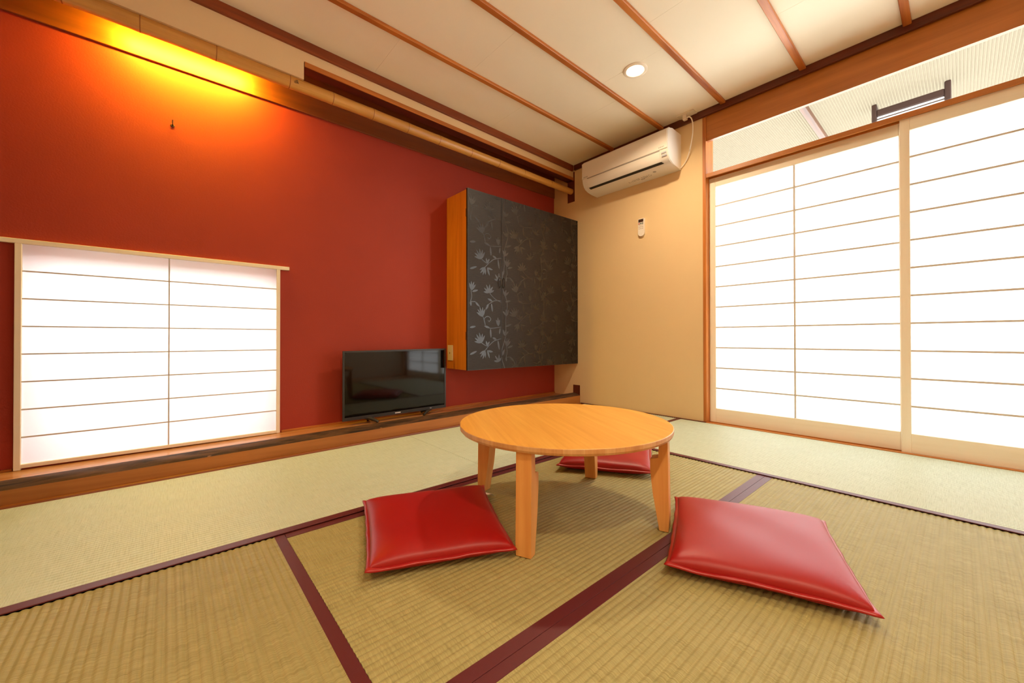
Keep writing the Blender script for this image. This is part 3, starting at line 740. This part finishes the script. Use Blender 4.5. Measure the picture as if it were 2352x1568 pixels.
# remote control on the wall ------------------------------------------------
rc = thing('remote_control', 'small white remote control hung on the cream wall', 'remote control', (-1.725, 2.87, 1.43))
def rrect(x0, x1, z0, z1, rt, rb, n=8):
    P = []
    for cx, cz, r, a0 in ((x1-rb, z0+rb, rb, -90), (x1-rt, z1-rt, rt, 0), (x0+rt, z1-rt, rt, 90), (x0+rb, z0+rb, rb, 180)):
        for i in range(n+1):
            a = math.radians(a0+90*i/n); P.append((cx+r*math.cos(a), cz+r*math.sin(a)))
    return P
P = rrect(-1.752, -1.696, 1.432, 1.575, 0.006, 0.025)
m = MB().prism(P, 'y', 2.864, 2.8785); m.map(lambda v: (v.x, v.y, v.z))
m.build('body', 'remote', rc, smooth=True)
MB().box(-1.748, -1.704, 2.8625, 2.8645, 1.545, 1.569).build('display', 'remote_screen', rc)
for i, c in enumerate(('btn_red', 'btn_green', 'btn_green')): MB().box(-1.748+i*0.0155, -1.736+i*0.0155, 2.8625, 2.8645, 1.530, 1.539, 0.0006).build('button', c, rc)
for j in range(3):
    for i in range(3): MB().box(-1.745+i*0.0155, -1.738+i*0.0155, 2.8630, 2.8645, 1.520-j*0.0145, 1.5245-j*0.0145).build('button', 'btn_grey', rc)
MB().box(-1.744, -1.704, 2.8785, D-0.0002, 1.44, 1.50).build('wall_bracket', 'remote', rc)

# hook in the red wall --------------------------------------------------------
hk = thing('wall_hook', 'tiny dark hook in the red wall below the orange glow', 'hook', (XR, 0.010, 1.70))
MB().lathe([(0.009, 0.0005), (0.008, 0.003), (0.003, 0.004)], (XR, 0.010, 1.702), 14, 'x').build('rose', 'hook', hk, smooth=True)
MB().tube([(XR+0.001, 0.010, 1.702), (XR+0.018, 0.010, 1.701), (XR+0.024, 0.010, 1.706), (XR+0.025, 0.010, 1.722)], 0.0028, 8).build('peg', 'hook', hk, smooth=True)

# ------------------------------------------------------------------ round table
TC = Vector((-0.948, 1.0575, 0)); TR, TZ = 0.3685, 0.3068
table = thing('round_table', 'low round wooden folding table on four short legs', 'table', (TC.x, TC.y, ZO))
ga = math.radians(-27); g = Vector((math.cos(ga), math.sin(ga))); nn = Vector((-math.sin(ga), math.cos(ga)))
cuts = [-TR, -0.300, -0.244, -0.189, -0.134, -0.0785, -0.025, 0.035, 0.096, 0.150, 0.205, 0.260, 0.315, TR]
th = 0.0205
for i, (a, b) in enumerate(zip(cuts[:-1], cuts[1:])):
    # outline of the slice of the disc between a and b across the grain
    def arc(s):
        return [(s*math.sqrt(max(TR*TR-v*v, 0)), v) for v in [a+(b-a)*k/10 for k in range(11)]]
    ring = arc(1)+arc(-1)[::-1]
    out_ = []
    for p in ring:
        if not out_ or (abs(p[0]-out_[-1][0])+abs(p[1]-out_[-1][1])) > 1e-4: out_.append(p)
    if abs(out_[0][0]-out_[-1][0])+abs(out_[0][1]-out_[-1][1]) < 1e-4: out_.pop()
    bm = bmesh.new()
    def shrink(p, k):
        r = math.hypot(*p); f = 1-k/TR if r > TR-1e-4 else 1.0
        return (p[0]*f, p[1]*f)
    layers = [(0.006, TZ-th), (0.0025, TZ-th+0.002), (0.0, TZ-th+0.008), (0.0, TZ-0.0022), (0.0007, TZ-0.0007), (0.0022, TZ)]
    rings = [[bm.verts.new((*shrink(p, k), z-TZ)) for p in out_] for k, z in layers]
    bm.faces.new(rings[0][::-1]); bm.faces.new(rings[-1])
    for r0, r1 in zip(rings[:-1], rings[1:]):
        for k in range(len(out_)): bm.faces.new((r0[k], r0[(k+1) % len(out_)], r1[(k+1) % len(out_)], r1[k]))
    bmesh.ops.recalc_face_normals(bm, faces=bm.faces)
    me = bpy.data.meshes.new('plank'); bm.to_mesh(me); bm.free(); me.materials.append(TW[(i*7+i//3) % 3]); me.materials.append(TE[i % 2])
    for p_ in me.polygons: p_.material_index = 1 if abs(p_.normal.z) < 0.5 else 0
    o = bpy.data.objects.new('plank', me); COL.objects.link(o); o.parent = table
    o.location = (0, 0, TZ-ZO); o.rotation_euler = (0, 0, ga)
# legs: built in a local frame (t tangential, r radial outwards, z up)
for ang in (-66.3, 20.6, 111.5, 199.5):
    a = math.radians(ang); er = Vector((math.cos(a), math.sin(a), 0)); et = Vector((-er.y, er.x, 0))
    def LP(t, r, z): return tuple(Vector((TC.x, TC.y, 0))+et*t+er*r+Vector((0, 0, z)))
    ro = 0.357; hw = 0.0235; zt = TZ-th-0.001
    outl = [(ro-0.001, ZO+0.0006), (ro, 0.03), (ro-0.003, zt), (ro-0.030, zt), (ro-0.030, zt-0.062), (ro-0.056, zt-0.066), (ro-0.056, zt-0.100), (ro-0.048, 0.11), (ro-0.029, ZO+0.0006)]
    m = MB(); bm = m.bm
    A = [bm.verts.new(LP(-hw, r, z)) for r, z in outl]; B = [bm.verts.new(LP(hw, r, z)) for r, z in outl]
    bm.faces.new(A); bm.faces.new(B[::-1])
    for i in range(len(outl)): bm.faces.new((A[i], B[i], B[(i+1) % len(outl)], A[(i+1) % len(outl)]))
    bmesh.ops.bevel(bm, geom=[e for e in bm.edges], offset=0.0015, segments=1, affect='EDGES')
    leg = m.build('leg', 'leg_wood', table)
    ORIG[leg.name] = ORIG[table.name]
    m = MB(); bm = m.bm
    def bxl(t0, t1, r0, r1, z0, z1):
        vs_ = [bm.verts.new(LP(t, r, z)) for z in (z0, z1) for r in (r0, r1) for t in (t0, t1)]
        for f in ((0, 2, 3, 1), (4, 5, 7, 6), (0, 1, 5, 4), (2, 6, 7, 3), (0, 4, 6, 2), (1, 3, 7, 5)): bm.faces.new([vs_[k] for k in f])
    bxl(-0.014, 0.014, ro-0.0345, ro-0.0325, zt-0.028, zt); bxl(-0.014, 0.014, ro-0.068, ro-0.0345, zt-0.002, zt)
    m.tube([LP(-0.016, ro-0.036, zt-0.004), LP(0.016, ro-0.036, zt-0.004)], 0.0035, 8)
    m.build('hinge', 'brass', leg)
# stretcher block under the top that the folding legs close against
for s in (1, -1):
    c = TC+Vector((g.x, g.y, 0))*0.0+Vector((nn.x, nn.y, 0))*0.13*s
    m = MB().box(-0.20, 0.20, -0.016, 0.016, TZ-th-0.019, TZ-th-0.0005, 0.001)
    m.map(lambda v: (c.x+v.x*g.x-v.y*g.y, c.y+v.x*g.y+v.y*g.x, v.z)); m.build('batten', 'leg_wood', table)

# ------------------------------------------------------------------ cushions
def cushion(label, quad, top=0.040, bot=0.026, zc=0.0, tips=(0.006, 0.006, 0.006, 0.006), seed=1, tagc=None):
    q = [Vector((p[0], p[1])) for p in quad]
    ctr = sum(q, Vector((0, 0)))/4
    root = thing('floor_cushion', label, 'cushion', (ctr.x, ctr.y, ZO), 'red leatherette floor cushions')
    zs = ZO+bot+zc
    def base(s, t):
        k = 0.035
        s2 = s*(1-k*(1-t*t)*abs(s)**2); t2 = t*(1-k*(1-s*s)*abs(t)**2)
        a = (q[0]*(1-s2)*(1-t2)+q[1]*(1+s2)*(1-t2)+q[2]*(1+s2)*(1+t2)+q[3]*(1-s2)*(1+t2))/4
        e = max(abs(s), abs(t)); c = abs(s*t)**6
        tip = (tips[0]*(1-s)*(1-t)+tips[1]*(1+s)*(1-t)+tips[2]*(1+s)*(1+t)+tips[3]*(1-s)*(1+t))/4
        wav = 0.0022*math.sin(4.3*s+2.1*seed)*math.sin(3.7*t+seed)
        return a, zs + tip*c + wav*0.6
    def f(s, t):
        p = max(0.0, 1-abs(s)**4.0)*max(0.0, 1-abs(t)**4.0)
        return p**0.31
    def wr(s, t):
        # pulled wrinkles running in from the corners
        d = abs(abs(s)-abs(t)); r = abs(s*t)
        return 0.0022*math.cos(d*46)*math.exp(-d*7)*r**3*(1-max(abs(s), abs(t))**10)
    n = 44
    def sp(i): # denser towards the edge
        u = -1+2*i; return math.copysign(1-(1-abs(u))**1.6, u)
    m = MB()
    for sgn, hgt in ((1, top), (-1, bot-0.0015)):
        def fn(u, v):
            s, t = sp(u), sp(v); a, z = base(s, t); e = f(s, t)
            zz = z+sgn*hgt*e+(wr(s, t) if sgn > 0 else 0)+(0.0016*math.sin(5*s+seed)*math.sin(6*t+2*seed)*e if sgn > 0 else 0)
            return (a.x, a.y, max(zz, ZO+0.0006))
        m.grid(fn, n, n)
    m.build('cover', 'leather', root, smooth='all')
    # doubled, stitched rim
    m = MB(); loop = []
    K = 40
    for sd in range(4):
        for i in range(K):
            w = -1+2*i/K; s, t = ((w, -1), (1, w), (-w, 1), (-1, -w))[sd]; loop.append((s, t))
    def rim(k):
        s, t = loop[k % len(loop)]; a, z = base(s, t); d = (a-ctr); d = d.normalized()
        return a, z, d
    secs = []
    for k in range(len(loop)):
        a, z, d = rim(k); c_ = min(k % K, K-k % K)/K; w = 0.0105+0.0010*math.sin(k*0.9+seed)+0.006*math.exp(-(c_*16)**2)
        ww = 0.0012*math.sin(k*0.37+seed)
        secs.append([m.bm.verts.new((a.x+d.x*o, a.y+d.y*o, max(z+h+ww, ZO+0.0006))) for o, h in ((-0.006, 0.0040), (w*0.55, 0.0042), (w, 0.0008), (w*0.6, -0.0030), (-0.006, -0.0035))])
    for k in range(len(secs)):
        A, B = secs[k], secs[(k+1) % len(secs)]
        for i in range(4): m.bm.faces.new((A[i], B[i], B[i+1], A[i+1]))
    m.build('stitched_rim', 'leather_edge', root, smooth='all')
    if tagc:
        s, t = tagc; a, z = base(s, t); d = (a-ctr).normalized(); e = Vector((-d.y, d.x))
        m = MB()
        m.grid(lambda u, v: (a.x+d.x*(0.004+0.046*u)+e.x*0.026*(v-0.5), a.y+d.y*(0.004+0.046*u)+e.y*0.026*(v-0.5), z+0.002-(z-ZO-0.006)*u**2.2), 6, 3)
        m.build('care_tag', 'tag', root, smooth='all')
    return root
cushion('red square cushion left of the table, with a white tag', [(-1.392, 0.517), (-0.978, 0.372), (-0.824, 0.709), (-1.232, 0.905)], seed=1, tips=(0.004, 0.006, 0.002, 0.004), tagc=(-0.70, 1.0))
cushion('red square cushion right of the table, nearest the viewer', [(-0.498, 0.953), (-0.122, 1.108), (-0.292, 1.532), (-0.680, 1.366)], seed=2, top=0.042, tips=(0.005, 0.003, 0.002, 0.002))
cushion('red square cushion behind the table, half hidden by its top', [(-1.222, 1.330), (-0.884, 1.552), (-1.103, 1.918), (-1.443, 1.694)], seed=3, tips=(0.004, 0.003, 0.004, 0.004))

# ------------------------------------------------------------------ veranda outside the paper doors
ZV = 2.45
vr = thing('veranda_roof', 'ribbed translucent roof outside, seen through the transom', 'roof', (0, 4.2, ZV))
m = MB(); x0, x1, nper = -3.4, 2.2, 330; k = 6
A = []; B = []
for i in range(nper*k+1):
    x = x0+(x1-x0)*i/(nper*k); z = ZV+0.012+0.0055*math.sin(2*math.pi*i/k)
    A.append(m.bm.verts.new((x, D+T+0.01, z))); B.append(m.bm.verts.new((x, 5.6, z)))
for i in range(len(A)-1): m.bm.faces.new((A[i], A[i+1], B[i+1], B[i]))
m.build('corrugated_sheet', 'roofing', vr, smooth='all')
for x in (-2.0, -0.822, 0.36, 1.5):
    MB().box(x-0.022, x+0.022, D+T+0.012, 5.6, ZV-0.045, ZV+0.003, 0.006, 2).build('roof_batten', 'veranda_batten', vr)
vl = thing('veranda_light', 'dark-framed rectangular light hanging outside, seen through the transom', 'ceiling light', (-0.25, 4.22, ZV-0.14))
for xa, xb in ((-0.466, -0.434), (-0.072, -0.038)):
    MB().box(xa, xb, 4.17, 4.30, ZV-0.140, ZV+0.003, 0.010, 3).build('end_cap', 'veranda_dark', vl)
MB().box(-0.434, -0.072, 4.172, 4.205, ZV-0.098, ZV-0.048, 0.004).build('top_bar', 'veranda_dark', vl)
MB().box(-0.434, -0.072, 4.185, 4.285, ZV-0.138, ZV-0.099, 0.004).build('diffuser', 'opal', vl)
MB().box(-0.434, -0.072, 4.178, 4.184, ZV-0.1245, ZV-0.1185).build('wire_bar', 'veranda_dark', vl)
struct(MB().box(-4.0, 3.0, D+T+0.02, 6.2, -0.45, -0.40).build('floor_outside', 'ground'), 'pale ground outside the paper doors', 'ground')
struct(MB().box(-6.5, XR-T-0.01, -4.0, 4.0, -0.45, -0.40).build('floor_garden', 'ground'), 'pale ground outside the low paper window', 'ground')
struct(MB().box(-4.05, -3.95, -4.0, 4.0, -0.40, 1.30).build('wall_sky_block', 'outer'), 'unseen wall added to dim daylight on the low paper window', 'wall')  # added out of view to cut the sky light reaching the window paper
